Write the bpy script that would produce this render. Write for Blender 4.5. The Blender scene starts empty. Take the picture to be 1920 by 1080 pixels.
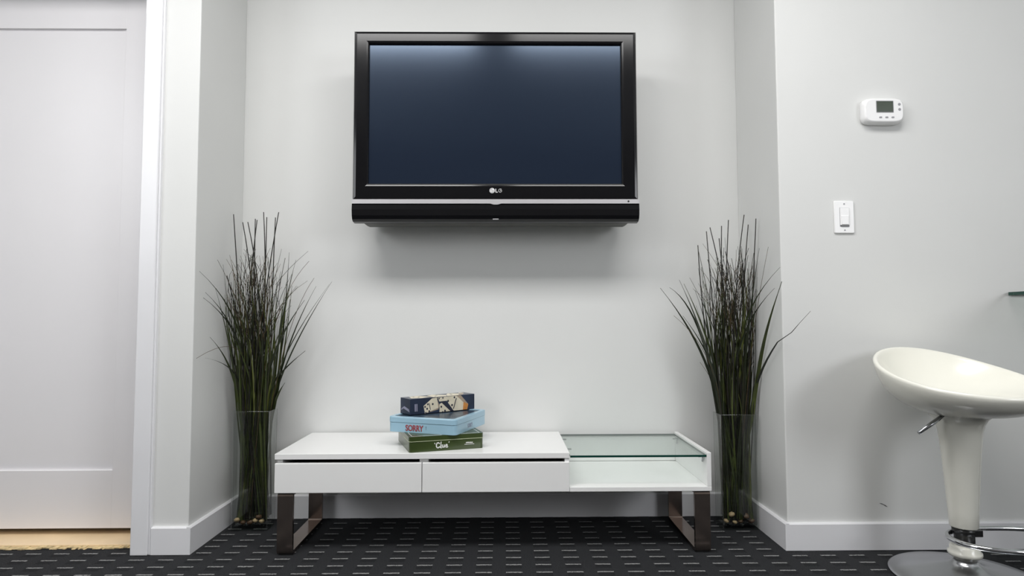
import bpy, bmesh, math, random
from mathutils import Vector, Matrix
random.seed(7)
S = bpy.context.scene
COL = S.collection
PI = math.pi

# ------------------------------------------------------------------ camera
pitch, yaw, roll = .05478, .01231, -.00236
fw = Vector((math.sin(yaw)*math.cos(pitch), math.cos(yaw)*math.cos(pitch), math.sin(pitch)))
rt = Vector((math.cos(yaw), -math.sin(yaw), 0)); up = rt.cross(fw)
r2 = rt*math.cos(roll) + up*math.sin(roll); u2 = -rt*math.sin(roll) + up*math.cos(roll)
cam = bpy.data.cameras.new('camera'); cam.sensor_width = 36; cam.lens = 1181.35*36/1920
cam.clip_start = .02
co = bpy.data.objects.new('camera', cam); COL.objects.link(co)
M = Matrix(((r2.x, u2.x, -fw.x, 0), (r2.y, u2.y, -fw.y, -2.17), (r2.z, u2.z, -fw.z, .77), (0, 0, 0, 1)))
co.matrix_world = M
S.camera = co

# ------------------------------------------------------------------ world, lights, exposure
w = bpy.data.worlds.new('world'); S.world = w; w.use_nodes = True
w.node_tree.nodes['Background'].inputs[0].default_value = (.85, .92, 1, 1)
w.node_tree.nodes['Background'].inputs[1].default_value = .3
def area(name, loc, target, sx, sy, power, color=(1, 1, 1)):
    l = bpy.data.lights.new(name, 'AREA'); l.shape = 'RECTANGLE'; l.size = sx; l.size_y = sy
    l.energy = power; l.color = color
    o = bpy.data.objects.new(name, l); COL.objects.link(o); o.location = loc
    o.rotation_euler = (Vector(target)-Vector(loc)).to_track_quat('-Z', 'Y').to_euler()
    return o
area('ceiling_lamp_a', (-.78, -1.15, 2.56), (-.78, -1.15, 0), 1.2, .6, 37, (1, .99, .98))
area('ceiling_lamp_b', (.66, -1.15, 2.56), (.66, -1.15, 0), 1.2, .6, 28, (1, .99, .98))
area('side_fill_a', (-2.66, -2.1, 1.8), (0, -1.0, .8), 1.9, 1.1, 42, (.95, .97, 1))  # added fill light from the left, no window behind it
area('side_fill_b', (3.26, -2.95, 1.75), (1.0, -.6, .6), 1.9, 1.1, 62, (.95, .97, 1))  # added fill light aimed towards the stool, no window on this side
S.view_settings.view_transform = 'Standard'
S.view_settings.look = 'None'
S.view_settings.exposure = 0
S.view_settings.gamma = 1
S.view_settings.use_curve_mapping = False
S.cycles.use_denoising = True
S.cycles.max_bounces = 10
S.cycles.transparent_max_bounces = 24
S.cycles.caustics_reflective = False
S.cycles.caustics_refractive = False

# ------------------------------------------------------------------ materials
MATS = {}
def mat(name, col, rough=.5, metal=0, noise=0, nscale=20, bump=0, bscale=200, coat=0, spec=.5, coat_rough=.05, sheen=0):
    m = bpy.data.materials.new(name); m.use_nodes = True; MATS[name] = m
    nt = m.node_tree; b = nt.nodes['Principled BSDF']
    b.inputs['Base Color'].default_value = (*col, 1)
    b.inputs['Roughness'].default_value = rough
    b.inputs['Metallic'].default_value = metal
    b.inputs['Specular IOR Level'].default_value = spec
    b.inputs['Coat Weight'].default_value = coat
    b.inputs['Coat Roughness'].default_value = coat_rough
    tc = nt.nodes.new('ShaderNodeTexCoord')
    if noise:
        n = nt.nodes.new('ShaderNodeTexNoise'); n.inputs['Scale'].default_value = nscale; n.inputs['Detail'].default_value = 4
        nt.links.new(tc.outputs['Object'], n.inputs['Vector'])
        r = nt.nodes.new('ShaderNodeValToRGB')
        r.color_ramp.elements[0].position = .3; r.color_ramp.elements[1].position = .7
        r.color_ramp.elements[0].color = (*[c*(1-noise) for c in col], 1)
        r.color_ramp.elements[1].color = (*[min(1, c*(1+noise)) for c in col], 1)
        nt.links.new(n.outputs['Fac'], r.inputs['Fac']); nt.links.new(r.outputs['Color'], b.inputs['Base Color'])
    if bump:
        n = nt.nodes.new('ShaderNodeTexNoise'); n.inputs['Scale'].default_value = bscale; n.inputs['Detail'].default_value = 3
        nt.links.new(tc.outputs['Object'], n.inputs['Vector'])
        bp = nt.nodes.new('ShaderNodeBump'); bp.inputs['Strength'].default_value = bump; bp.inputs['Distance'].default_value = .001
        nt.links.new(n.outputs['Fac'], bp.inputs['Height']); nt.links.new(bp.outputs['Normal'], b.inputs['Normal'])
    return m
def glass_mat(name, tint, gloss=.03, base=.035):
    # clear sheet glass: tinted transmission with Fresnel reflection
    m = bpy.data.materials.new(name); m.use_nodes = True; MATS[name] = m
    nt = m.node_tree; nt.nodes.clear()
    out = nt.nodes.new('ShaderNodeOutputMaterial'); mix = nt.nodes.new('ShaderNodeMixShader')
    tr = nt.nodes.new('ShaderNodeBsdfTransparent'); tr.inputs[0].default_value = (*tint, 1)
    gl = nt.nodes.new('ShaderNodeBsdfGlossy'); gl.inputs['Roughness'].default_value = gloss
    lw = nt.nodes.new('ShaderNodeLayerWeight'); pw = nt.nodes.new('ShaderNodeMath'); pw.operation = 'POWER'; pw.inputs[1].default_value = 5
    fr = nt.nodes.new('ShaderNodeMath'); fr.operation = 'MULTIPLY_ADD'; fr.inputs[1].default_value = .80; fr.inputs[2].default_value = base
    nt.links.new(lw.outputs['Facing'], pw.inputs[0]); nt.links.new(pw.outputs[0], fr.inputs[0])
    nt.links.new(fr.outputs[0], mix.inputs[0]); nt.links.new(tr.outputs[0], mix.inputs[1])
    nt.links.new(gl.outputs[0], mix.inputs[2]); nt.links.new(mix.outputs[0], out.inputs[0])
    return m

mat('wall', (.70, .705, .692), .55, noise=.012, nscale=3, bump=.12, bscale=350)
mat('wall_darkened', (.30, .29, .28), .6, noise=.012, nscale=3, bump=.12, bscale=350)  # unseen rear wall, given a darker tone to cut the fill light
mat('wall_white', (.80, .80, .79), .6, bump=.1, bscale=350)
mat('trim_white', (.78, .78, .80), .3, noise=.012, nscale=6, bump=.04, bscale=120)
mat('door_white', (.82, .805, .82), .32, noise=.01, nscale=3, bump=.05, bscale=90)
mat('white_lacquer', (.83, .83, .82), .25, noise=.008, nscale=5, bump=.02, bscale=60)
mat('drawer_inside', (.03, .03, .03), .6, noise=.1)
mat('bronze_metal', (.42, .345, .305), .17, 1, noise=.1, nscale=8)
mat('black_rubber', (.012, .012, .012), .6, noise=.1)
mat('gloss_black', (.005, .005, .006), .14, spec=.32, noise=.05)
mat('satin_black', (.012, .012, .012), .3, noise=.05)
mat('rear_grey', (.10, .10, .09), .5, noise=.05)
mat('silver', (.68, .67, .69), .35, .6, noise=.02)
mat('dark_dot', (.02, .02, .02), .3, noise=.05)
mat('logo_white', (.75, .75, .75), .4, noise=.01)
mat('logo_grey', (.22, .22, .22), .4, noise=.01)
mat('screen', (.008, .013, .026), .16, spec=1.0, noise=.02, nscale=2)
MATS['screen'].node_tree.nodes['Principled BSDF'].inputs['Specular Tint'].default_value = (.60, .76, 1, 1)   # anti-reflection coating
mat('plastic_white', (.86, .86, .86), .35, noise=.006)
mat('plastic_grey', (.30, .30, .32), .4, noise=.02)
mat('lcd', (.045, .06, .042), .2, noise=.05)
mat('cream_plastic', (.84, .83, .75), .22, coat=.25, coat_rough=.12, noise=.008, nscale=3)
mat('chrome', (.72, .73, .75), .09, 1, noise=.02)
mat('brushed_chrome', (.55, .56, .58), .24, 1, noise=.03)
mat('glass_edge', (.004, .045, .032), .12, noise=.1, nscale=6)
glass_mat('vase_glass', (.96, .97, .962))
glass_mat('vase_edge', (.90, .93, .90), .25, .30)  # highlights of thick glass edges built in as raised reflectance
glass_mat('vase_foot', (.88, .92, .89), .08, .09)
glass_mat('table_glass', (.94, .972, .958))
mat('tin_blue', (.32, .51, .63), .3, noise=.03, nscale=12, coat=.2)
mat('tin_green', (.036, .056, .013), .3, noise=.05, nscale=12, coat=.2)
mat('tin_line', (.55, .60, .40), .4, noise=.03)
mat('tin_seam_blue', (.10, .18, .24), .4, noise=.03)
mat('lid_picture', (.035, .06, .09), .3, noise=.7, nscale=45)
mat('ink_red', (.42, .05, .06), .5, noise=.03)
mat('ink_dark', (.015, .018, .035), .5, noise=.03)
mat('ink_white', (.80, .80, .78), .5, noise=.02)
mat('ink_faded', (.30, .30, .40), .5, noise=.05)
mat('box_navy', (.012, .022, .050), .35, noise=.35, nscale=14, coat=.2)
mat('domino_cream', (.70, .64, .50), .4, noise=.08, nscale=40)
mat('domino_shade', (.36, .29, .22), .4, noise=.1, nscale=40)
mat('domino_orange', (.60, .25, .06), .4, noise=.15, nscale=60)
mat('wood_sill', (.86, .66, .42), .45, noise=.06, nscale=9)
mat('carpet_backing', (.62, .48, .26), .9, noise=.35, nscale=60)
for i, c in enumerate(((.032, .045, .008), (.052, .068, .011), (.013, .018, .006), (.078, .090, .018))):
    mat('leaf_%d' % i, c, .45, noise=.25, nscale=25)
mat('reed', (.010, .008, .005), .6, noise=.3, nscale=40)
mat('reed_olive', (.022, .022, .007), .6, noise=.3, nscale=40)
mat('twig', (.070, .043, .015), .7, noise=.4, nscale=40)
mat('stone_cream', (.46, .34, .19), .5, noise=.2, nscale=40)
mat('stone_brown', (.09, .048, .022), .5, noise=.3, nscale=40)
mat('stone_dark', (.030, .026, .022), .5, noise=.3, nscale=40)
mat('scuff', (.10, .10, .10), .7, noise=.2)

def carpet():
    m = bpy.data.materials.new('carpet'); m.use_nodes = True; MATS['carpet'] = m
    nt = m.node_tree; N = nt.nodes; Lk = nt.links; b = N['Principled BSDF']
    b.inputs['Roughness'].default_value = .95; b.inputs['Specular IOR Level'].default_value = .15
    tc = N.new('ShaderNodeTexCoord')
    nz = N.new('ShaderNodeTexNoise'); nz.inputs['Scale'].default_value = 130; nz.inputs['Detail'].default_value = 4
    Lk.new(tc.outputs['Object'], nz.inputs['Vector'])
    # ragged yarn edges
    sub = N.new('ShaderNodeVectorMath'); sub.operation = 'MULTIPLY_ADD'
    Lk.new(nz.outputs['Color'], sub.inputs[0]); sub.inputs[1].default_value = (.006, .006, 0)
    Lk.new(tc.outputs['Object'], sub.inputs[2])
    sp = N.new('ShaderNodeSeparateXYZ'); Lk.new(sub.outputs[0], sp.inputs[0])
    def math_(op, a, bb=None, c=None):
        n = N.new('ShaderNodeMath'); n.operation = op
        for i, v in enumerate((a, bb, c)):
            if v is None: continue
            if isinstance(v, (int, float)): n.inputs[i].default_value = v
            else: Lk.new(v, n.inputs[i])
        return n.outputs[0]
    PX, PY = .0945, .0612
    def phase(sock, off, per):
        a = math_('DIVIDE', math_('SUBTRACT', sock, off), per)
        return math_('FRACT', math_('ADD', a, 100.5))          # 0.5 at the centre of a dash
    fx = phase(sp.outputs[0], .029+.003, PX); fy = phase(sp.outputs[1], -.1793+.003, PY)
    inx = math_('LESS_THAN', math_('ABSOLUTE', math_('SUBTRACT', fx, .5)), .265)
    iny = math_('LESS_THAN', math_('ABSOLUTE', math_('SUBTRACT', fy, .5)), .060)
    nz3 = N.new('ShaderNodeTexNoise'); nz3.inputs['Scale'].default_value = 260
    Lk.new(tc.outputs['Object'], nz3.inputs['Vector'])
    wear = math_('GREATER_THAN', nz3.outputs['Fac'], .40)
    dash = math_('MULTIPLY', math_('MULTIPLY', inx, iny), wear)
    # faint woven cells between the dashes
    iny2 = math_('LESS_THAN', math_('ABSOLUTE', math_('SUBTRACT', fy, .1)), .30)
    cell = math_('MULTIPLY', inx, iny2)
    nz2 = N.new('ShaderNodeTexNoise'); nz2.inputs['Scale'].default_value = 420; nz2.inputs['Detail'].default_value = 3
    Lk.new(tc.outputs['Object'], nz2.inputs['Vector'])
    r = N.new('ShaderNodeValToRGB'); r.color_ramp.elements[0].position = .3; r.color_ramp.elements[1].position = .75
    r.color_ramp.elements[0].color = (.008, .0085, .0095, 1); r.color_ramp.elements[1].color = (.050, .052, .056, 1)
    Lk.new(nz2.outputs['Fac'], r.inputs['Fac'])
    mx0 = N.new('ShaderNodeMix'); mx0.data_type = 'RGBA'; mx0.blend_type = 'MULTIPLY'
    Lk.new(math_('MULTIPLY', cell, .45), mx0.inputs[0]); Lk.new(r.outputs[0], mx0.inputs[6]); mx0.inputs[7].default_value = (.25, .25, .25, 1)
    mx = N.new('ShaderNodeMix'); mx.data_type = 'RGBA'
    Lk.new(math_('MULTIPLY', dash, .85), mx.inputs[0]); Lk.new(mx0.outputs[2], mx.inputs[6]); mx.inputs[7].default_value = (.36, .36, .355, 1)
    Lk.new(mx.outputs[2], b.inputs['Base Color'])
    bp = N.new('ShaderNodeBump'); bp.inputs['Strength'].default_value = .8; bp.inputs['Distance'].default_value = .004
    Lk.new(nz2.outputs['Fac'], bp.inputs['Height']); Lk.new(bp.outputs[0], b.inputs['Normal'])
carpet()

# ------------------------------------------------------------------ helpers
def tag(o, label=None, cat=None, group=None, kind=None):
    if label: o['label'] = label
    if cat: o['category'] = cat
    if group: o['group'] = group
    if kind: o['kind'] = kind
    return o
def empty(name, loc=(0, 0, 0), rz=0):
    o = bpy.data.objects.new(name, None); COL.objects.link(o); o.location = loc; o.rotation_euler[2] = rz
    o.empty_display_size = .05
    return o
def link(name, me, parent=None):
    o = bpy.data.objects.new(name, me); COL.objects.link(o)
    if parent is not None: o.parent = parent
    return o
class MB:
    """collects shapes into one mesh"""
    def __init__(s): s.v = []; s.f = []; s.m = []; s.sm = []; s.mats = []
    def mi(s, m):
        if m not in s.mats: s.mats.append(m)
        return s.mats.index(m)
    def add(s, v, f, m, smooth=False):
        n = len(s.v); k = s.mi(m)
        s.v += [tuple(p) for p in v]
        for q in f: s.f.append([i+n for i in q]); s.m.append(k); s.sm.append(smooth)
        return s
    def box(s, a, b, m):
        (x0, y0, z0), (x1, y1, z1) = a, b
        v = [(x0,y0,z0),(x1,y0,z0),(x1,y1,z0),(x0,y1,z0),(x0,y0,z1),(x1,y0,z1),(x1,y1,z1),(x0,y1,z1)]
        return s.add(v, [(0,3,2,1),(4,5,6,7),(0,1,5,4),(1,2,6,5),(2,3,7,6),(3,0,4,7)], m)
    def bbox(s, a, b, m, r=.002, seg=2):
        """bevelled box"""
        bm = bmesh.new(); bmesh.ops.create_cube(bm, size=1)
        for v in bm.verts:
            v.co = Vector([(a[i]+b[i])/2 + v.co[i]*(b[i]-a[i]) for i in range(3)])
        bmesh.ops.bevel(bm, geom=bm.edges[:], offset=r, segments=seg, profile=.5, affect='EDGES')
        bm.verts.index_update()
        s.add([v.co[:] for v in bm.verts], [[v.index for v in f.verts] for f in bm.faces], m)
        bm.free(); return s
    def prism(s, pts, axis, a, b, m, smooth=False):
        """closed outline (two coordinates) extruded along axis from a to b"""
        n = len(pts)
        def P(p, t):
            return {'x': (t, p[0], p[1]), 'y': (p[0], t, p[1]), 'z': (p[0], p[1], t)}[axis]
        v = [P(p, a) for p in pts] + [P(p, b) for p in pts]
        f = [tuple(range(n)), tuple(range(2*n-1, n-1, -1))]
        s.add(v, f, m)
        s.add(v, [(i, (i+1) % n, n+(i+1) % n, n+i) for i in range(n)], m, smooth)
        return s
    def lathe(s, prof, m, c=(0, 0, 0), n=48, smooth=True):
        v = []; f = []
        for (r, z) in prof:
            for k in range(n):
                t = 2*PI*k/n; v.append((c[0]+r*math.cos(t), c[1]+r*math.sin(t), c[2]+z))
        for i in range(len(prof)-1):
            for k in range(n):
                f.append((i*n+k, i*n+(k+1) % n, (i+1)*n+(k+1) % n, (i+1)*n+k))
        f.append(tuple(range(n-1, -1, -1))); f.append(tuple(range((len(prof)-1)*n, len(prof)*n)))
        return s.add(v, f, m, smooth)
    def tube(s, path, rads, m, n=8, closed=False, smooth=True):
        P = [Vector(p) for p in path]; k = len(P)
        if not isinstance(rads, (list, tuple)): rads = [rads]*k
        v = []; f = []; ref = None
        for i in range(k):
            if closed: t = P[(i+1) % k]-P[i-1]
            else: t = P[min(i+1, k-1)]-P[max(i-1, 0)]
            t.normalize()
            if ref is None: ref = Vector((0, 0, 1)) if abs(t.z) < .9 else Vector((1, 0, 0))
            a = (ref - t*ref.dot(t)).normalized(); ref = a; b = t.cross(a)
            for j in range(n):
                q = 2*PI*j/n; v.append(P[i]+(a*math.cos(q)+b*math.sin(q))*rads[i])
        for i in range(k if closed else k-1):
            i2 = (i+1) % k
            for j in range(n):
                f.append((i*n+j, i*n+(j+1) % n, i2*n+(j+1) % n, i2*n+j))
        if not closed:
            f.append(tuple(range(n-1, -1, -1))); f.append(tuple(range((k-1)*n, k*n)))
        return s.add(v, f, m, smooth)
    def build(s, name, parent=None, recalc=True):
        me = bpy.data.meshes.new(name); me.from_pydata(s.v, [], s.f)
        for k in s.mats: me.materials.append(MATS[k])
        me.polygons.foreach_set('material_index', s.m); me.polygons.foreach_set('use_smooth', s.sm)
        me.update()
        if recalc:
            bm = bmesh.new(); bm.from_mesh(me); bmesh.ops.recalc_face_normals(bm, faces=bm.faces[:]); bm.to_mesh(me); bm.free()
        return link(name, me, parent)
def box(name, a, b, m, parent=None, r=0):
    k = MB()
    (k.bbox(a, b, m, r) if r else k.box(a, b, m))
    return k.build(name, parent)
def struct(name, a, b, m, r=0):
    return tag(box(name, a, b, m, None, r), kind='structure')
def rrect(x0, x1, z0, z1, r, n=5):
    out = []
    for cx, cz, a0 in ((x1-r, z0+r, -PI/2), (x1-r, z1-r, 0), (x0+r, z1-r, PI/2), (x0+r, z0+r, PI)):
        for k in range(n+1):
            t = a0+PI/2*k/n; out.append((cx+r*math.cos(t), cz+r*math.sin(t)))
    return out
def disc(cx, cz, rx, rz=None, n=14):
    rz = rz or rx
    return [(cx+rx*math.cos(2*PI*k/n), cz+rz*math.sin(2*PI*k/n)) for k in range(n)]

# ------------------------------------------------------------------ the setting
WB = .385            # back wall of the alcove
XL, XR = -1.062, .961
HC = 2.6
floor = tag(box('floor', (-2.7, -4.1, -.05), (3.3, WB+.1, 0), 'carpet'), kind='structure')
struct('ceiling', (-2.7, -4.1, HC), (3.3, WB+.1, HC+.05), 'wall_white')
struct('wall_back', (XL-.1, WB, 0), (XR+.1, WB+.1, HC), 'wall')
struct('wall_alcove_left', (-1.225, 0, 0), (XL, WB, HC), 'wall', .003)
wr = struct('wall_alcove_right', (XR, 0, 0), (3.3, WB, HC), 'wall', .004)
struct('wall_above_door', (-2.7, 0, 2.08), (-1.225, WB, HC), 'wall')
struct('wall_left_of_door', (-2.7, 0, 0), (-2.18, WB, 2.08), 'wall')
struct('wall_left', (-2.75, -4.1, 0), (-2.7, WB, HC), 'wall')
struct('wall_right', (3.3, -4.1, 0), (3.35, WB, HC), 'wall')
struct('wall_rear', (-2.7, -4.15, 0), (3.3, -4.1, HC), 'wall_darkened')
# scuff mark on the right wall
k = MB(); pts = [(1.277, .1525), (1.286, .1515), (1.298, .1455), (1.306, .1395), (1.300, .1405), (1.290, .147), (1.281, .1505)]
k.prism(pts, 'y', -.0006, .0002, 'scuff'); k.build('scuff_mark', wr)
# baseboards with eased top edge
def bb_profile(t=.013, h=.09): return [(0, 0), (t, 0), (t, h-.004), (t-.004, h), (0, h)]
def baseboard(name, kind, a, b, c):
    k = MB()
    if kind == 'x':   # runs along x on a wall whose face is at y=c, room side is -y
        k.prism([(c-p, q) for p, q in bb_profile()], 'x', a, b, 'trim_white')
    elif kind == 'yl':  # on left alcove side, faces +x
        k.prism([(c+p, q) for p, q in bb_profile()], 'y', a, b, 'trim_white')
    else:
        k.prism([(c-p, q) for p, q in bb_profile()], 'y', a, b, 'trim_white')
    return tag(k.build(name), kind='structure')
baseboard('baseboard_back', 'x', XL+.013, XR-.013, WB)
baseboard('baseboard_alcove_left', 'yl', -.013, WB, XL)
baseboard('baseboard_left', 'x', -1.180, XL, 0)
baseboard('baseboard_alcove_right', 'yr', -.013, WB, XR)
baseboard('baseboard_right', 'x', XR, 3.3, 0)
# door casing (right leg and head), with a small rebate line towards the baseboard
k = MB(); k.bbox((-1.2445, -.020, 0), (-1.1875, .001, 2.06), 'trim_white', .003)
k.bbox((-1.1875, -.012, 0), (-1.1815, .001, 2.06), 'trim_white', .001)
tag(k.build('trim_1'), kind='structure')
struct('trim_2', (-2.24, -.020, 2.0601), (-1.1815, .001, 2.13), 'trim_white', .003)
struct('trim_3', (-2.24, -.020, 0), (-2.18, .001, 2.06), 'trim_white', .003)
struct('trim_4', (-1.2445, .001, .0), (-1.2255, .30, 2.08), 'trim_white')          # jamb
# the sliding door: stiles, rails and a recessed panel
door = tag(empty('door_1', (-1.7, .17, .031)), kind='structure')
def dpart(name, a, b, r=.0005):
    a = (a[0]+1.7, a[1]-.17, a[2]-.031); b = (b[0]+1.7, b[1]-.17, b[2]-.031)
    return box(name, a, b, 'door_white', door, r)
PZ0, PZ1, PX1, PX0 = .237, 1.882, -1.425, -2.06
dpart('stile', (PX1, .17, .031), (-1.247, .208, 2.055)); dpart('stile', (-2.178, .17, .031), (PX0, .208, 2.055))
dpart('rail', (PX0, .17, .031), (PX1, .208, PZ0)); dpart('rail', (PX0, .17, PZ1), (PX1, .208, 2.055))
dpart('panel', (PX0-.005, .180, PZ0-.005), (PX1+.005, .200, PZ1+.005), 0)
struct('wall_behind_door', (-2.18, .30, 0), (-1.225, WB, 2.08), 'wall')
# bare wood threshold below the door, with two nail heads
sill = tag(box('trim_5', (-2.18, .070, 0), (-1.2446, .299, .008), 'wood_sill', None, .002), kind='structure')
for nx, ny in ((-1.375, .215), (-1.9, .20)):
    k = MB(); k.lathe([(.0001, 0), (.004, 0), (.004, .0004), (.0001, .0006)], 'scuff', (nx, ny, .008), 8); k.build('nail_head', sill)
# torn carpet edge with crumbling pale backing in front of the threshold
k = MB(); x = -2.18; rr = random.Random(3)
while x < -1.25:
    wd = rr.uniform(.006, .022); y0 = rr.uniform(.036, .056); h = rr.uniform(.002, .006)
    if rr.random() < .85: k.bbox((x, y0, 0), (min(x+wd, -1.246), .0695, h), 'carpet_backing', .0008, 1); x += wd
k.build('carpet_backing_edge', floor)['kind'] = 'stuff'

# ------------------------------------------------------------------ television
tv = tag(empty('television', (-.0315, WB, 1.145)), 'large black flat television mounted on the alcove wall', 'television')
T = Vector((-.0315, WB, 1.145))
def tvb(k, name, parent=tv):
    k.v = [(p[0]-T.x, p[1]-T.y, p[2]-T.z) for p in k.v]
    return k.build(name, parent)
x0, x1, zt, zm = -.563, .500, 1.868, 1.226
sx0, sx1, sz0, sz1 = -.506, .441, 1.287, 1.819
k = MB()
def ring(a, b, y):
    return [(a[0], y, a[2]), (a[1], y, a[2]), (a[1], y, a[3]), (a[0], y, a[3])]
def inset(q, d): return (q[0]+d, q[1]-d, q[2]+d, q[3]-d)
O = (x0, x1, zm, zt); I = (sx0, sx1, sz0, sz1)
rings = [ring(inset(O, .006), 0, .238), ring(O, 0, .232), ring(O, 0, .158), ring(inset(O, .004), 0, .1515), ring(inset(O, .012), 0, .150),
         ring(inset(I, -.010), 0, .150), ring(inset(I, -.004), 0, .152), ring(I, 0, .156), ring(I, 0, .166)]
v = sum(rings, []); f = []
for i in range(len(rings)-1):
    for j in range(4): f.append((i*4+j, i*4+(j+1) % 4, (i+1)*4+(j+1) % 4, (i+1)*4+j))
f.append((0, 1, 2, 3))
k.add(v, f, 'gloss_black'); tvb(k, 'bezel')
k = MB(); k.box((sx0-.001, .162, sz0-.001), (sx1+.001, .168, sz1+.001), 'screen'); scr = tvb(k, 'screen'); scr['label'] = 'dark blue glossy screen'
k = MB()
for a, b in (((sx0-.004, .1505, sz0-.0040), (sx1+.004, .155, sz0-.0025)),):
    k.box(a, b, 'rear_grey')
tvb(k, 'screen_edging')
# lower speaker bar, curved under
prof = [(.2, 1.2255), (.160, 1.2255), (.1535, 1.209), (.151, 1.190), (.1535, 1.168), (.160, 1.155), (.174, 1.1475), (.200, 1.145), (.235, 1.150), (.237, 1.2255)]
k = MB(); k.prism([(y, z) for y, z in prof], 'x', x0-.002, x1+.004, 'gloss_black', False); tvb(k, 'speaker_bar')
# silver strip with a small dip at its middle
k = MB(); xm = -.0315
top = [(x0-.002, 1.2275), (x1+.004, 1.2275)]
low = [(x1+.004, 1.2115), (xm+.02, 1.2115), (xm+.008, 1.2075), (xm-.008, 1.2075), (xm-.02, 1.2115), (x0-.002, 1.2115)]
k.prism(top+low, 'y', .1485, .160, 'silver'); st = tvb(k, 'silver_strip')
k = MB(); k.prism(disc(.463, 1.2195, .0035), 'y', .1478, .150, 'dark_dot'); tvb(k, 'power_button', st)
k = MB(); k.prism(rrect(xm-.011, xm+.011, 1.1535, 1.1565, .0012), 'y', .1585, .170, 'silver'); tvb(k, 'light_slot')
k = MB(); k.bbox((-.545, .236, 1.150), (.484, .335, 1.80), 'rear_grey', .012); tvb(k, 'rear_housing')
k = MB(); k.bbox((-.33, .334, 1.30), (.27, .384, 1.62), 'satin_black', .004); tvb(k, 'wall_mount')
# maker's mark: round emblem and two letters
k = MB(); ex, ez = -.0445, 1.260
k.prism(disc(ex, ez, .0098, n=24), 'y', .1488, .1505, 'logo_white')
def strokes(k, pts, wd, y0, y1, m):
    for a, b in zip(pts, pts[1:]):
        d = Vector((b[0]-a[0], b[1]-a[1])); L = d.length or 1e-6; n = Vector((-d.y, d.x))/L*wd/2; e = d/L*wd*.3
        A = Vector(a)-e; B = Vector(b)+e
        k.prism([tuple(A+n), tuple(A-n), tuple(B-n), tuple(B+n)], 'y', y0, y1, m)
arc = [(ex+.0074*math.cos(t), ez+.0074*math.sin(t)) for t in [PI*.40+PI*1.6*i/12 for i in range(13)]]
strokes(k, arc+[(ex+.002, ez)], .0011, .1482, .1490, 'logo_grey')
strokes(k, [(ex-.0005, ez+.004), (ex-.0005, ez-.0035), (ex+.002, ez-.0035)], .0011, .1482, .1490, 'logo_grey')
k.prism(disc(ex-.0036, ez+.003, .0013), 'y', .1482, .1490, 'logo_grey')
lx = -.031
strokes(k, [(lx, ez+.006), (lx, ez-.006), (lx+.0065, ez-.006)], .0030, .1488, .1505, 'logo_white')
gx = lx+.0165
strokes(k, [(gx+.0055*math.cos(t), ez+.0062*math.sin(t)) for t in [PI*.28+PI*1.60*i/10 for i in range(11)]]+[(gx+.0058, ez), (gx+.001, ez)], .0028, .1488, .1505, 'logo_white')
tvb(k, 'logo')

# ------------------------------------------------------------------ bench
BX0, BX1, BY, BB = -.766, .694, -.035, .372
bench = tag(empty('media_bench', ((BX0+BX1)/2, (BY+BB)/2, 0)), 'low white media bench with two drawers, glass end and dark metal legs', 'bench')
BO = Vector(((BX0+BX1)/2, (BY+BB)/2, 0))
def bpart(name, a, b, m, r=.0015, parent=bench):
    a = Vector(a)-BO; b = Vector(b)-BO
    return box(name, a, b, m, parent, r)
GX = .2175
bpart('top_panel', (BX0, BY, .3155), (GX, BB, .3345), 'white_lacquer')
bpart('side_panel', (BX0+.004, BY+.018, .212), (BX0+.022, BB, .3155), 'white_lacquer')
bpart('divider_panel', (-.2860, BY+.018, .226), (-.2560, BB-.015, .3155), 'white_lacquer')
bpart('divider_panel', (GX-.016, BY+.003, .2215), (GX, BB-.015, .3155), 'white_lacquer')
bpart('side_panel', (.679, BY, .2205), (BX1, BB, .3325), 'white_lacquer')
bpart('bottom_panel', (BX0+.004, BY+.022, .2065), (GX, BB, .2115), 'white_lacquer')
bpart('shelf', (GX+.0003, BY, .2050), (BX1, BB, .2205), 'white_lacquer')
bpart('back_panel', (BX0+.022, BB-.014, .2215), (.679, BB, .314), 'white_lacquer')
for a, b in ((BX0+.001, -.2768), (-.2748, GX-.0005)):
    d = bpart('drawer', (a, BY-.001, .2055), (b, BY+.017, .3035), 'white_lacquer', .002)
    bpart('drawer_box', (a+.03, BY+.017, .215), (b-.03, BB-.04, .292), 'drawer_inside', .001, d)
# glass top resting on small pins
gt = MB(); g0, g1, gy0, gy1, gz0, gz1 = GX+.003, .6785, BY+.002, BB-.002, .3175, .3245
a = Vector((g0, gy0, gz0))-BO; b = Vector((g1, gy1, gz1))-BO
v = [(a.x,a.y,a.z),(b.x,a.y,a.z),(b.x,b.y,a.z),(a.x,b.y,a.z),(a.x,a.y,b.z),(b.x,a.y,b.z),(b.x,b.y,b.z),(a.x,b.y,b.z)]
gt.add(v, [(0,3,2,1),(4,5,6,7)], 'table_glass'); gt.add(v, [(0,1,5,4),(1,2,6,5),(2,3,7,6),(3,0,4,7)], 'glass_edge')
gl = gt.build('glass_top', bench); gl['label'] = 'clear greenish glass top'
for px, py in ((.667, BY+.03), (.667, BB-.06), (GX+.013, BY+.16), (GX+.013, BB-.06)):
    k = MB(); sgn = 1 if px > .5 else -1
    k.bbox((px-.010, py-.006, .312), (px+.010, py+.006, .3173), 'chrome', .001)
    k.bbox((px+sgn*.006-.003, py-.005, .296), (px+sgn*.006+.003, py+.005, .312), 'chrome', .001)
    k.v = [(p[0]-BO.x, p[1]-BO.y, p[2]) for p in k.v]
    k.build('support_pin', gl)
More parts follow.
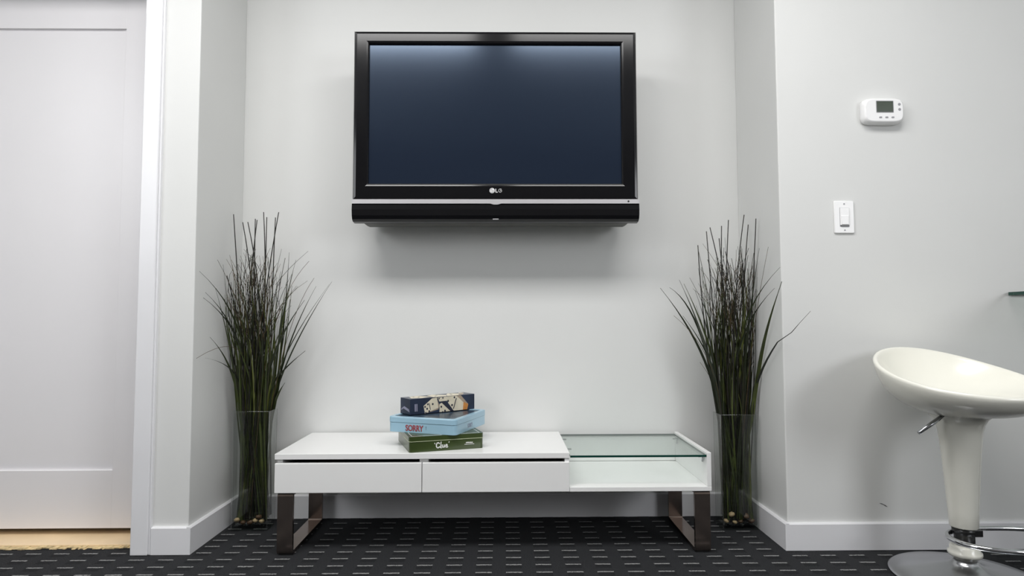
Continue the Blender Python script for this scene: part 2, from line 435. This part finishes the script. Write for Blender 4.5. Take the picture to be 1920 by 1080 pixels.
# sled legs: flat bar loops
def sled(xa, xb):
    y0, y1, z1, t, r = BY+.008, .325, .2055, .012, .014
    def loop(y0, y1, z0, z1, r, n=4):
        return rrect(y0, y1, z0, z1, r, n)
    o = loop(y0, y1, 0, z1, r); i = loop(y0+t, y1-t, t, z1-t, max(r-t, .003))
    n = len(o); k = MB()
    v = [(xa, p[0], p[1]) for p in o]+[(xb, p[0], p[1]) for p in o]+[(xa, p[0], p[1]) for p in i]+[(xb, p[0], p[1]) for p in i]
    f = []
    for j in range(n):
        j2 = (j+1) % n
        f += [(j, j2, n+j2, n+j), (2*n+j, 3*n+j, 3*n+j2, 2*n+j2), (j, 2*n+j, 2*n+j2, j2), (n+j, n+j2, 3*n+j2, 3*n+j)]
    k.add([(p[0]-BO.x, p[1]-BO.y, p[2]+.002) for p in v], f, 'bronze_metal')
    lg = k.build('sled_leg', bench)
    for yy in (y0+.010, y1-.03):
        kk = MB(); kk.bbox((xa+.004-BO.x, yy-BO.y, 0), (xb-.004-BO.x, yy+.02-BO.y, .0022), 'black_rubber', .0005, 1); kk.build('foot_pad', lg)
    kk = MB(); kk.prism([(y0+t, .1935), (y0+t, .180), (y0+t+.010, .1935)], 'x', xa+.006, xb-.006, 'bronze_metal')
    kk.v = [(p[0]-BO.x, p[1]-BO.y, p[2]) for p in kk.v]; kk.build('corner_gusset', lg)
sled(-.7565, -.7045); sled(.638, .690)

# ------------------------------------------------------------------ board game tins and the domino box
def rounded_box(k, w_, d_, z0, z1, r, m, inset_=0):
    pts = [(p[0], p[1]) for p in rrect(inset_, w_-inset_, inset_, d_-inset_, r, 5)]
    k.prism(pts, 'z', z0, z1, m, True)
def text_mesh(body, size, m, ext=.0003, off=0, sxs=1.0):
    c = bpy.data.curves.new('lettering', 'FONT'); c.body = body; c.size = size; c.extrude = ext; c.offset = off; c.resolution_u = 3
    c.space_character = .95
    o = bpy.data.objects.new('lettering_tmp', c); COL.objects.link(o)
    dg = bpy.context.evaluated_depsgraph_get(); dg.update()
    me = bpy.data.meshes.new_from_object(o.evaluated_get(dg))
    bpy.data.objects.remove(o); bpy.data.curves.remove(c)
    V = [(p.co.x*sxs, p.co.y, p.co.z) for p in me.vertices]; F = [list(q.vertices) for q in me.polygons]
    bpy.data.meshes.remove(me)
    return V, F, m
def on_front(k, vfm, u, z, y=-.0004):
    V, F, m = vfm
    k.add([(u+p[0], y-p[2], z+p[1]) for p in V], F, m)
# green tin
A = math.radians(18)
green = tag(empty('game_tin', (-.320, -.0300, .3346), A), 'dark green game tin with white lettering, lowest of the stack on the bench', 'game tin')
k = MB(); rounded_box(k, .260, .250, 0, .036, .010, 'tin_green', .001); k.build('body', green)
k = MB(); rounded_box(k, .260, .250, .0365, .052, .011, 'tin_green'); lid = k.build('lid', green)
k = MB(); rounded_box(k, .2604, .2504, .0352, .0367, .011, 'tin_line', -.0004); k.build('rim_line', green)
k = MB()
for (p, q) in (((.012, .012), (.248, .012)), ((.248, .012), (.248, .238)), ((.248, .238), (.012, .238)), ((.012, .238), (.012, .012))):
    d = Vector((q[0]-p[0], q[1]-p[1])).normalized()*.0008; n = Vector((-d.y, d.x))
    k.prism([(p[0]-d.x+n.x, p[1]-d.y+n.y), (p[0]-d.x-n.x, p[1]-d.y-n.y), (q[0]+d.x-n.x, q[1]+d.y-n.y), (q[0]+d.x+n.x, q[1]+d.y+n.y)], 'z', .052, .0523, 'ink_white')
k.build('lid_border', lid)
# brush lettering on the front
k = MB(); ux, uz, sc = .093, .0105, 1.0
def brush(pts, wd=.0030):
    strokes(k, [(ux+p[0], uz+p[1]) for p in pts], wd, -.0006, .0012, 'ink_white')
brush([(.0105, .0145), (.0075, .0175), (.003, .0165), (.0005, .011), (.0005, .005), (.003, .001), (.007, .0005), (.0115, .0035)], .0034)
brush([(.0165, .0195), (.0155, .010), (.0150, .0005), (.0175, -.0005)])
brush([(.0205, .0095), (.0205, .003), (.023, .0008), (.0265, .003), (.0275, .0095)], .0028); brush([(.0275, .0095), (.0285, .0010)], .0026)
brush([(.0325, .0055), (.0380, .0062), (.0375, .0095), (.0345, .0105), (.0320, .0065), (.0330, .0018), (.0365, .0002), (.0400, .0025)], .0027)
brush([(-.0055, .0170), (-.0045, .0140)], .0020)
brush([(.0445, .0190), (.0435, .0160)], .0020)
k.build('lettering', green)
k = MB(); rr = random.Random(5)
for row, (zz, hh, uu, n) in enumerate(((.0205, .0040, .197, 7), (.0158, .0020, .192, 14))):     # tiny maker's print
    u = uu
    for i in range(n):
        wd = rr.uniform(.0016, .0032) if row == 0 else rr.uniform(.001, .0022)
        k.box((u, -.0005, zz), (u+wd, .0012, zz+hh*rr.uniform(.7, 1)), 'ink_white'); u += wd+.0009
k.build('small_print', green)['kind'] = 'stuff'
# light blue tin, turned the other way
A = math.radians(-20.5); zb = .3346+.0525
blue = tag(empty('game_tin', (-.412, .088, zb), A), 'light blue game tin with red lettering, middle of the stack on the bench', 'game tin')
BW, BD = .264, .272
k = MB(); rounded_box(k, BW, BD, 0, .033, .014, 'tin_blue', .0012); k.build('body', blue)
k = MB(); rounded_box(k, BW, BD, .0340, .0500, .015, 'tin_blue')
# raised rim round the lid picture
o_ = rrect(0, BW, 0, BD, .015, 5); i_ = rrect(.016, BW-.016, .016, BD-.016, .008, 5); n = len(o_)
v = [(p[0], p[1], .0500) for p in o_]+[(p[0]*.992+BW*.004, p[1]*.992+BD*.004, .0530) for p in o_]+[(p[0], p[1], .0530) for p in i_]+[(p[0], p[1], .0502) for p in i_]
k.add(v, [(r_*n+j, r_*n+(j+1) % n, (r_+1)*n+(j+1) % n, (r_+1)*n+j) for r_ in range(3) for j in range(n)], 'tin_blue')
lid = k.build('lid', blue)
k = MB(); k.prism(i_, 'z', .0500, .0506, 'lid_picture'); k.build('lid_picture', lid)
k = MB(); rounded_box(k, BW, BD, .0328, .0342, .014, 'tin_seam_blue', .0010); k.build('seam', blue)
k = MB(); dk = text_mesh('SORRY', .0290, 'ink_dark', .0002, .0006, .80); rd = text_mesh('SORRY', .0290, 'ink_red', .0003, .0001, .80)
on_front(k, dk, .0690, .0062, .0006); on_front(k, rd, .0697, .0066, .0004)
on_front(k, text_mesh('!', .0170, 'ink_dark', .0002, 0, .70), .1480, .0130, .0006)
k.build('lettering', blue)
k = MB(); V, F, m = text_mesh('SORRY!', .021, 'ink_faded', .0003, 0, .62)
k.add([(BW-.0010+p[2], .100+p[0], .010+p[1]) for p in V], F, m); k.build('lettering', blue)
# domino box on top
A = math.radians(37); zd = zb+.0532
dom = tag(empty('domino_box', (-.336, .103, zd), A), 'navy domino box printed with dominoes, topmost of the stack on the bench', 'game box')
DL, DD, DH = .277, .075, .057
k = MB(); k.bbox((0, 0, 0), (DL, DD, DH), 'box_navy', .0015); k.build('box', dom)
def fpt(x, y):
    u = (x-225)/950; yb = 440-115*u; yt = 190-85*u
    return (max(.001, min(DL-.001, u*DL)), max(.001, min(DH-.001, (yb-y)/(yb-yt)*DH)))
k = MB()
def fpoly(pts, m, lay=0): k.prism([fpt(*p) for p in pts], 'y', -.0004-.0002*lay, .0004, m)
fpoly([(640, 262), (672, 245), (800, 365), (790, 385), (640, 400)], 'domino_cream')
fpoly([(672, 245), (640, 228), (720, 225), (850, 372), (800, 385)], 'ink_dark')
fpoly([(598, 172), (640, 290), (622, 345), (430, 425), (440, 400), (608, 322)], 'domino_shade')
fpoly([(410, 295), (530, 178), (600, 165), (622, 320), (430, 418)], 'domino_cream', 1)
fpoly([(612, 168), (750, 132), (742, 212), (638, 226)], 'domino_cream')
fpoly([(890, 122), (960, 118), (1075, 255), (1060, 345), (1000, 380), (985, 240)], 'domino_shade')
fpoly([(1000, 225), (1075, 258), (1055, 350), (990, 392)], 'domino_orange', 1)
fpoly([(745, 150), (892, 128), (1000, 232), (990, 355), (850, 372), (745, 212)], 'domino_cream', 1)
fpoly([(884, 172), (896, 172), (852, 332), (840, 332)], 'ink_dark', 2)
fpoly([(484, 250), (492, 250), (512, 352), (502, 354)], 'ink_dark', 2)
for (px, py, r_) in ((470, 268, 12), (540, 265, 13), (430, 308, 12), (460, 337, 13), (490, 375, 13), (442, 400, 11), (632, 180, 10), (688, 170, 10),
                     (860, 160, 13), (765, 216, 14), (825, 277, 14), (665, 304, 13), (720, 362, 13), (685, 386, 9)):
    u_, z_ = fpt(px, py); k.prism(disc(u_, z_, r_*.00027, r_*.00031, 10), 'y', -.0009, .0002, 'ink_dark')
fpoly([(285, 268), (300, 266), (302, 380), (287, 382)], 'ink_faded'); fpoly([(308, 265), (322, 264), (324, 378), (310, 380)], 'ink_faded')
k.build('domino_print', dom)
k = MB()
for pts, m in (([(.015, .02), (.05, .005), (.09, .02), (.07, .07), (.03, .065)], 'domino_cream'), ([(.095, .001), (.15, .001), (.17, .03), (.13, .07), (.10, .055)], 'domino_cream'),
               ([(.155, .001), (.205, .001), (.235, .045), (.20, .073), (.175, .04)], 'domino_cream'), ([(.205, .001), (.225, .004), (.262, .05), (.240, .05)], 'domino_shade'), ([(.24, .055), (.262, .052), (.25, .072)], 'domino_cream')):
    k.prism(pts, 'z', DH-.0002, DH+.0005, m)
for (px, py) in ((.045, .02), (.06, .045), (.04, .05), (.115, .02), (.135, .045), (.185, .02), (.20, .05)):
    k.prism(disc(px, py, .004, n=10), 'z', DH, DH+.0007, 'ink_dark')
k.build('domino_print', dom)
k = MB(); k.prism([(.006, .010), (.05, .020), (.068, .012), (.066, .018), (.045, .028), (.01, .020)], 'x', -.0004, .0003, 'ink_faded'); k.build('side_print', dom)

# ------------------------------------------------------------------ vases, stones and tall grasses
VW, VD = .140, .085
def vase(cx, y0, h, label):
    k = MB(); t = .004
    o = rrect(-VW/2, VW/2, -VD/2, VD/2, .004, 3); i = rrect(-VW/2+t, VW/2-t, -VD/2+t, VD/2-t, .003, 3); n = len(o)
    # slightly narrower at the foot
    def R(pts, z, s=1): return [(p[0]*s, p[1]*s, z) for p in pts]
    L = [R(o, 0, .95), R(o, .004, .965), R(o, h*.5, .975), R(o, h-.001, 1.0), R(o, h, .995), R(i, h, 1.0), R(i, h*.5, .972), R(i, .019, .96), R(i, .016, .93)]
    v = sum(L, []); f = [(a*n+j, a*n+(j+1) % n, (a+1)*n+(j+1) % n, (a+1)*n+j) for a in range(len(L)-1) for j in range(n)]
    f.append(tuple(range(n-1, -1, -1))); f.append(tuple(range((len(L)-1)*n, len(L)*n)))
    for q in f:
        lv = sorted(set(i_//n for i_ in q)) if len(q) == 4 else [0]
        js = sorted(set(i_ % n for i_ in q)) if len(q) == 4 else [0]
        corner = len(q) == 4 and math.hypot(o[js[0]][0]-o[js[1]][0], o[js[0]][1]-o[js[1]][1]) < .01
        rim = len(q) == 4 and lv[0] in (3, 4)
        m = 'vase_edge' if rim or (corner and lv[0] < 3) else ('vase_foot' if len(q) != 4 or lv[0] in (0, 7) else 'vase_glass')
        k.add(v, [q], m)
    ob = k.build('glass_vase')
    bm = bmesh.new(); bm.from_mesh(ob.data); bmesh.ops.remove_doubles(bm, verts=bm.verts[:], dist=1e-6); bmesh.ops.delete(bm, geom=[v_ for v_ in bm.verts if not v_.link_faces], context='VERTS')
    bmesh.ops.recalc_face_normals(bm, faces=bm.faces[:]); bm.to_mesh(ob.data); bm.free(); ob.location = (cx, y0+VD/2, 0)
    return tag(ob, label, 'vase', 'tall glass vases either side of the bench')
VL, VR = (-.949, .222, .440), (.876, .196, .424)
vase(*VL, 'tall clear rectangular glass vase left of the bench'); vase(*VR, 'tall clear rectangular glass vase right of the bench, beside the stool wall')
def stones(cx, y0, spec, label, group):
    rr = random.Random(int(cx*100))
    meshes = []
    for m in ('stone_cream', 'stone_brown', 'stone_dark'):
        bm = bmesh.new(); bmesh.ops.create_icosphere(bm, subdivisions=2, radius=1)
        for v in bm.verts: v.co *= 1+rr.uniform(-.08, .08)
        for f_ in bm.faces: f_.smooth = True
        me = bpy.data.meshes.new('pebble'); bm.to_mesh(me); bm.free(); me.materials.append(MATS[m]); meshes.append(me)
    for (dx, dy, z, r_, kind) in spec:
        o = link('pebble', meshes[kind]); o.location = (cx+dx, y0+VD/2+dy, .0165+z)
        o.scale = (r_*1.2, r_, r_*.8); o.rotation_euler = (rr.uniform(-.2, .2), rr.uniform(-.4, .4), rr.uniform(0, 3))
        where = ('leftmost', 'middle', 'rightmost') if kind == 0 else ('leftmost', 'second from left', 'third from left', 'rightmost')
        idx = sorted(q[0] for q in spec if q[4] == kind).index(dx)
        tag(o, '%s of the %s pebbles in the foot of the %s glass vase' % (where[idx], ('three small cream', 'four brown')[kind], label), 'pebble', group)
    k = MB()
    for i in range(160):
        c_ = Vector((cx+rr.uniform(-.052, .052), y0+VD/2+rr.uniform(-.028, .028), .0215+rr.uniform(0, .008))); r_ = rr.uniform(.0025, .0045)
        k.add([c_+Vector(d)*r_ for d in ((1, 0, 0), (-1, 0, 0), (0, 1, 0), (0, -1, 0), (0, 0, 1), (0, 0, -.5))], [(0, 2, 4), (2, 1, 4), (1, 3, 4), (3, 0, 4), (2, 0, 5), (1, 2, 5), (3, 1, 5), (0, 3, 5)], 'stone_dark', True)
    tag(k.build('dark_gravel'), 'thin bed of dark gravel in the foot of the %s glass vase' % label, 'gravel', kind='stuff')
sl = [(-.050, -.026, .020, .011, 0), (.018, -.026, .018, .010, 0), (.040, -.022, .014, .010, 0), (-.028, -.026, .011, .010, 1), (-.002, -.022, .011, .011, 1), (.031, -.026, .032, .010, 1), (-.012, -.016, .027, .009, 1)]
sr = [(-.028, -.024, .038, .012, 0), (-.050, -.026, .014, .009, 0), (-.018, -.027, .009, .008, 0), (.024, -.023, .031, .013, 1), (.004, -.022, .012, .010, 1), (.046, -.022, .012, .011, 1), (-.004, -.018, .027, .010, 1)]
stones(VL[0], VL[1], sl, 'left', 'pebbles in the left vase')
stones(VR[0], VR[1], sr, 'right', 'pebbles in the right vase')

def path_to(rr, base, h, tip, curl=.5, neck=None, n=12):
    """from the vase floor through the vase mouth to the tip"""
    tx = (tip[0]-base[0])
    root = Vector((base[0]+rr.uniform(-.056, .056), base[1]+rr.uniform(-.032, .030), .040))
    nx = max(-.060, min(.060, tx*.33+rr.uniform(-.045, .045))) if neck is None else neck
    nk = Vector((base[0]+nx, base[1]+rr.uniform(-.032, .032), h))
    T_ = Vector(tip); d = (nk-root); d.normalize()
    L = (T_-nk).length
    C = nk + Vector((d.x*.6+.15*(T_.x-nk.x)/max(L, .01), d.y*.5, 1)).normalized()*L*curl
    P = [root.lerp(nk, i/4) for i in range(4)]
    for i in range(n+1):
        t = i/n; P.append(nk*(1-t)**2+C*2*t*(1-t)+T_*t*t)
    return P
XLIM = (XL+.016, XR-.016)
def clampx(P, side):
    out = []
    for p in P:
        p = p.copy()
        if p.y > -.02:
            if side < 0: p.x = max(p.x, XLIM[0])
            else: p.x = min(p.x, XLIM[1])
        p.y = min(p.y, WB-.012)
        out.append(p)
    return out
def blade(k, P, wd, m, tw=0, taper=.45):
    """folded leaf strip"""
    n = len(P); v = []; f = []
    for i, p in enumerate(P):
        t = (P[min(i+1, n-1)]-P[max(i-1, 0)]).normalized()
        side = Vector((math.cos(tw), math.sin(tw), 0)); side = (side-t*side.dot(t)).normalized(); nor = t.cross(side)
        s = i/(n-1)
        w_ = wd*(.75+.25*min(1, s*4))*(1 if s < taper else max(.16, 1-((s-taper)/(1-taper))**1.3))
        v += [p-side*w_/2, p+nor*w_*.16, p+side*w_/2]
    for i in range(n-1):
        f += [(i*3, i*3+1, i*3+4, i*3+3), (i*3+1, i*3+2, i*3+5, i*3+4)]
    k.add(v, f, m, True)
def grasses(side, cx, y0, h, tips, label, seed):
    rr = random.Random(seed)
    base = Vector((cx, y0+VD/2, 0))
    root = tag(empty('grass_arrangement', (cx, y0+VD/2, .017)), label, 'dried grasses', 'tall grass arrangements in the vases')
    def fin(k, name):
        k.v = [(p[0]-base.x, p[1]-base.y, p[2]-.017) for p in k.v]
        return k.build(name, root, False)
    for (tx, ty, tz, kind, *rest) in tips:
        ty = min(ty, base.y+.03)+rr.uniform(-.008, .008)
        curl = rest[0] if rest else .5
        P = clampx(path_to(rr, base, h, (tx, ty, tz), curl, rest[1] if len(rest) > 1 else None), side)
        k = MB()
        if kind == 'r':
            n = len(P); k.tube(P, [.0029-.0012*i/(n-1) for i in range(n)], 'reed', 5); fin(k, 'reed_stem')
        elif kind == 't':
            n = len(P); k.tube(P, [.0014-.0008*i/(n-1) for i in range(n)], 'twig', 4); fin(k, 'fine_stem')
        elif kind == 'b':
            blade(k, P, .0150, 'leaf_1', rr.uniform(-.3, .3), .55); fin(k, 'grass_leaf')
        else:
            blade(k, P, rr.uniform(.0065, .0095), 'leaf_%d' % rr.choice((0, 2, 2, 2)), rr.uniform(-.6, .6), .6); fin(k, 'grass_leaf')
    # the body of the bunch: long leaves
    for i in range(85):
        g = rr.gauss(0, 1)
        tz = rr.uniform(.56, .98) if i % 3 else rr.uniform(.80, 1.02)
        sp = .030+.10*min(1, (tz-.42)/.30)
        tx = cx+max(-1.6, min(1.6, g))*sp*.72
        ty = base.y+rr.uniform(-.09, .045)
        P = clampx(path_to(rr, base, h, (tx, ty, tz), rr.uniform(.42, .62)), side)
        k = MB(); blade(k, P, rr.uniform(.0045, .0085), 'leaf_%d' % rr.choice((0, 0, 1, 2, 2, 3)), rr.uniform(-.9, .9), rr.uniform(.3, .6)); fin(k, 'grass_leaf')
    # dark upright filler stems
    for i in range(60):
        tx = cx+rr.gauss(0, .060); tz = rr.uniform(.70, 1.06); ty = base.y+rr.uniform(-.05, .04)
        P = clampx(path_to(rr, base, h, (tx, ty, tz), .5), side); n = len(P)
        k = MB(); k.tube(P, [.0022-.0013*j/(n-1) for j in range(n)], rr.choice(('reed', 'reed_olive')), 4); fin(k, 'reed_stem')
    # wispy brown side twigs, too fine to count
    k = MB()
    for i in range(120):
        c_ = rr.choice((-1, 1)) * rr.uniform(.0, .055)+rr.gauss(0, .030)
        p = Vector((cx+c_, base.y+rr.uniform(-.06, .03), rr.uniform(.70, .93)))
        d = Vector((rr.gauss(0, .17)+c_*2.0, rr.gauss(0, .2), 1)).normalized(); L = rr.uniform(.06, .17); cv = Vector((rr.gauss(0, .38), rr.gauss(0, .3), rr.uniform(-.4, .1)))
        P = [p+d*L*t+cv*L*.5*t*t for t in (0, .25, .5, .75, 1)]
        k.tube(clampx(P, side), [.0011, .001, .0009, .0007, .0005], rr.choice(('twig', 'twig', 'reed', 'reed_olive')), 3)
    o = fin(k, 'fine_twigs'); o['kind'] = 'stuff'; o['label'] = 'fine wispy brown twigs'
    # dark packed stalks low in the vase
    k = MB()
    for i in range(110):
        a = Vector((cx+rr.uniform(-.058, .058), base.y+rr.uniform(-.032, .032), .034)); b_ = Vector((cx+rr.uniform(-.062, .062), base.y+rr.uniform(-.032, .032), h+rr.uniform(.06, .22)))
        P = [a.lerp(b_, t/5) for t in range(6)]
        blade(k, P, rr.uniform(.004, .008), 'leaf_%d' % rr.choice((0, 2, 2, 0, 1)), rr.uniform(-1.2, 1.2), .6)
    o = fin(k, 'packed_stalks'); o['kind'] = 'stuff'
tl = [(-1.045, .258, 1.19, 'r'), (-1.015, .27, 1.161, 'r'), (-.992, .27, 1.161, 'r'), (-.963, .27, 1.173, 'r'), (-.957, .27, 1.169, 'r'), (-.933, .27, 1.2, 'r'), (-.922, .27, 1.181, 'r'), (-.887, .27, 1.179, 'r'), (-.875, .27, 1.2, 'r'),
      (-1.045, .131, 1.001, 't'), (-1.045, .005, .948, 'l', .6), (-1.045, .124, .896, 'l'), (-1.045, .025, .859, 'l', .6), (-1.045, .039, .878, 'l', .6), (-.659, .25, .928, 'l', .38), (-.667, .24, .917, 'l', .38), (-.72, .25, .911, 'l', .5),
      (-.769, .27, .858, 'l'), (-.755, .27, 1.009, 't', .7), (-.735, .27, .944, 't', .7), (-.835, .27, 1.044, 'l'), (-.808, .27, 1.015, 'l', .6), (-1.045, -.006, .651, 't', .9), (-1.045, .059, .649, 'l', .55), (-1.045, .079, .721, 'l', .55),
      (-.766, .27, .663, 'l', .4), (-.843, .27, .541, 'l', .5), (-1.045, .209, .949, 'r'), (-1.045, .235, .889, 'l')]
tr = [(.933, .25, 1.186, 'r'), (.944, .165, 1.157, 'r'), (.944, .238, 1.146, 'r'), (.874, .25, 1.167, 'r'), (.784, .25, 1.121, 'r'), (.801, .25, 1.138, 'r'), (.842, .25, 1.142, 'r'), (.749, .25, 1.067, 'r'), (.833, .25, 1.094, 'r'), (.855, .25, 1.042, 'r'),
      (.905, .25, 1.063, 'l'), (.944, -.034, .957, 'l', .6), (.944, .017, .888, 'l', .6), (.944, -.039, .907, 'b', .42, .056), (.975, -.17, .804, 'l', .3), (.602, .25, .902, 'l', .45), (.639, .25, .904, 'l', .8), (.675, .25, .933, 'l', .5), (.693, .25, .918, 'l', .5),
      (.689, .25, .795, 'l', .5), (.65, .25, .795, 't', .6), (.749, .25, .617, 't', .4), (.944, .132, 1.043, 'l'), (.944, .062, 1.038, 't'), (.821, .25, 1.021, 'l')]
grasses(-1, *VL, tl, 'bunch of tall green and brown grasses in the left vase', 11)
grasses(1, *VR, tr, 'bunch of tall green and brown grasses in the right vase, with one broad leaf', 12)

# ------------------------------------------------------------------ bar stool
SC = Vector((1.385, -.25, 0))
stool = tag(empty('bar_stool', SC), 'cream plastic bucket bar stool with chrome foot ring and base', 'stool')
k = MB(); k.lathe([(.001, .0), (.200, .0), (.203, .003), (.202, .007), (.196, .010), (.15, .017), (.10, .026), (.06, .036), (.045, .042), (.036, .050), (.033, .058), (.001, .060)], 'brushed_chrome', n=72); k.build('base', stool)
k = MB(); k.lathe([(.001, .055), (.028, .055), (.030, .064), (.041, .067), (.045, .073), (.044, .080), (.039, .083), (.0395, .094), (.036, .098), (.001, .098)], 'cream_plastic'); k.build('collar', stool)
k = MB(); k.lathe([(.001, .09), (.021, .09), (.021, .20), (.001, .20)], 'chrome'); k.build('gas_column', stool)
k = MB(); k.lathe([(.001, .104), (.026, .104), (.027, .108), (.027, .130), (.032, .132), (.032, .153), (.001, .153)], 'satin_black'); k.bbox((.010, -.030, .130), (.036, .005, .151), 'satin_black', .002); k.build('ring_clamp', stool)
ring_p = []
for j in range(56):
    t = 2*PI*j/56; c_, s_ = math.cos(t), math.sin(t)
    ring_p.append((.118+.188*math.copysign(abs(c_)**.85, c_), -.055+.105*math.copysign(abs(s_)**.85, s_), .131))
k = MB(); k.tube(ring_p, .0075, 'chrome', 10, closed=True); k.build('foot_ring', stool)
# tapered stem flaring into the seat
k = MB(); k.lathe([(.001, .152), (.036, .152), (.0375, .155), (.040, .20), (.0445, .27), (.050, .35), (.055, .41), (.0585, .44), (.063, .458), (.071, .474), (.084, .487), (.10, .494), (.001, .497)], 'cream_plastic', n=56); k.build('stem', stool)
# scooped seat: the back rises away from the camera, the lip falls towards it
n = 84; RS = .230; bd = 1.7788; OX, OY = -.0053, -.0204
def rimz(t): return .6128-.006+.059*math.cos(t-bd)+.0087*math.cos(2*(t-bd))
prof = [(.30, 1.04), (.36, 1.0), (.44, .965), (.54, .91), (.65, .825), (.75, .72), (.84, .585), (.91, .43), (.96, .26), (.988, .11), (1.0, 0)]
inner = [(.999, .0050), (.985, .0095), (.962, .0100), (.942, .006)]
bowl = [(.925, .06), (.90, .16), (.86, .31), (.79, .52), (.68, .74), (.54, .88), (.36, .965), (.18, .995)]
v = []; f = []
ZS, ZI = .490, .536
def sp(q, t): return (OX*(1 if q > .5 else q*2)+q*RS*math.cos(t), OY*(1 if q > .5 else q*2)+q*RS*math.sin(t))
for (q, wq) in prof:
    for j in range(n):
        t = 2*PI*j/n; v.append((*sp(q, t), rimz(t)*(1-wq)+ZS*wq))
for (q, dz) in inner:
    for j in range(n):
        t = 2*PI*j/n; v.append((*sp(q, t), rimz(t)+dz))
for (q, wq) in bowl:
    for j in range(n):
        t = 2*PI*j/n; v.append((*sp(q, t), (rimz(t)+.004)*(1-wq)+ZI*wq))
nr = len(prof)+len(inner)+len(bowl)
for i in range(nr-1):
    for j in range(n): f.append((i*n+j, i*n+(j+1) % n, (i+1)*n+(j+1) % n, (i+1)*n+j))
c0 = len(v); v.append((0, 0, ZI)); v.append((0, 0, .48))
for j in range(n):
    f.append(((nr-1)*n+j, (nr-1)*n+(j+1) % n, c0)); f.append((j, c0+1, (j+1) % n))
k = MB(); k.add(v, f, 'cream_plastic', True); k.build('seat', stool)
# height lever
k = MB(); k.tube([(-.060, -.035, .500), (-.085, -.045, .487), (-.100, -.05, .478)], .0035, 'satin_black', 8)
k.tube([(-.078, -.043, .494), (-.115, -.052, .472), (-.166, -.060, .443)], [.004, .0065, .0055], 'brushed_chrome', 10); k.build('height_lever', stool)

# ------------------------------------------------------------------ thermostat and light switch on the right wall
th = tag(empty('thermostat', (1.325, 0, 1.505)), 'white rounded wall thermostat with small dark display', 'thermostat')
def layered(name, outl, ys, m, parent, c):
    """outline (function of inset) stacked through depths"""
    k = MB(); v = []; L = [(outl(i), y) for (i, y) in ys]; n_ = len(L[0][0])
    for pts, y in L: v += [(p[0], y, p[1]) for p in pts]
    f = [(a*n_+j, a*n_+(j+1) % n_, (a+1)*n_+(j+1) % n_, (a+1)*n_+j) for a in range(len(L)-1) for j in range(n_)]
    f.append(tuple(range(n_))); f.append(tuple(range((len(L)-1)*n_, len(L)*n_)))
    k.add(v, f, m, True)
    o = k.build(name, parent)
    for p in o.data.polygons:
        if len(p.vertices) > 4: p.use_smooth = False
    return o
def th_out(i):
    w_, h_ = .0725-i, .0465-i; out = []
    for j in range(48):
        t = 2*PI*j/48; c_, s_ = math.cos(t), math.sin(t)
        out.append((w_*math.copysign(abs(c_)**.42, c_), h_*math.copysign(abs(s_)**.42, s_)))
    return out
layered('body', th_out, [(.002, 0), (0, -.003), (.001, -.018), (.004, -.026), (.009, -.030)], 'plastic_white', th, None)
k = MB(); k.prism(rrect(-.0295, .0315, -.0085, .0335, .002), 'y', -.0308, -.0285, 'plastic_grey'); k.prism(rrect(-.0275, .0295, -.0065, .0315, .001), 'y', -.0312, -.0290, 'lcd'); k.build('display', th)
for bx in (-.015, .0065, .028): 
    k = MB(); k.prism(rrect(bx-.005, bx+.005, -.0275, -.0225, .002), 'y', -.0312, -.028, 'plastic_grey'); k.build('button', th)
for bx, bz in ((.052, .021), (.0525, .003), (.061, .011)):
    k = MB(); r_ = .0048 if bx < .06 else .003
    k.prism(disc(bx, bz, r_), 'y', -.0292 if bx > .06 else -.0308, -.024, 'plastic_grey'); k.build('button', th)
sw = tag(empty('light_switch', (1.1853, 0, 1.1343)), 'white rocker light switch below the thermostat', 'light switch')
def plate(i): return rrect(-.035+i, .035-i, -.0572+i, .0572-i, .004-i*.5, 3)
layered('cover_plate', plate, [(0, 0), (0, -.003), (.0025, -.0065)], 'plastic_white', sw, None)
k = MB(); k.prism(rrect(-.0168, .0168, -.0335, .0335, .001), 'y', -.0072, -.006, 'plastic_grey'); k.build('recess', sw)
k = MB(); k.bbox((-.0160, -.0098, -.0290), (.0160, -.006, .0327), 'plastic_white', .0012); k.bbox((-.0125, -.0122, -.0270), (.0125, -.009, .004), 'plastic_white', .0012); rk = k.build('rocker', sw)
k = MB(); k.box((-.0135, -.0100, -.0325), (.0135, -.0068, -.0290), 'dark_dot'); k.build('toggle_slot', rk)
for zz in (.046, -.046):
    k = MB(); k.prism(disc(0, zz, .0026), 'y', -.0075, -.006, 'plastic_grey'); k.build('screw', sw)

# ------------------------------------------------------------------ glass bar table at the right edge
bt = tag(empty('glass_bar_table', (2.15, -.35, 0)), 'glass bar table top reaching into the right edge above the stool', 'table')
pts = rrect(1.745-2.15, 2.55-2.15, -.72+.35, -.004+.35, .012, 5)
k = MB(); n_ = len(pts); v = [(p[0], p[1], .860) for p in pts]+[(p[0], p[1], .871) for p in pts]
k.add(v, [tuple(range(n_-1, -1, -1)), tuple(range(n_, 2*n_))], 'table_glass'); k.add(v, [(j, (j+1) % n_, n_+(j+1) % n_, n_+j) for j in range(n_)], 'glass_edge', True); k.build('glass_top', bt)
k = MB(); k.lathe([(.001, 0), (.20, 0), (.20, .008), (.05, .022), (.03, .03), (.03, .85), (.10, .852), (.10, .8598), (.001, .8598)], 'chrome', (.06, -.05, 0)); k.build('pedestal', bt)
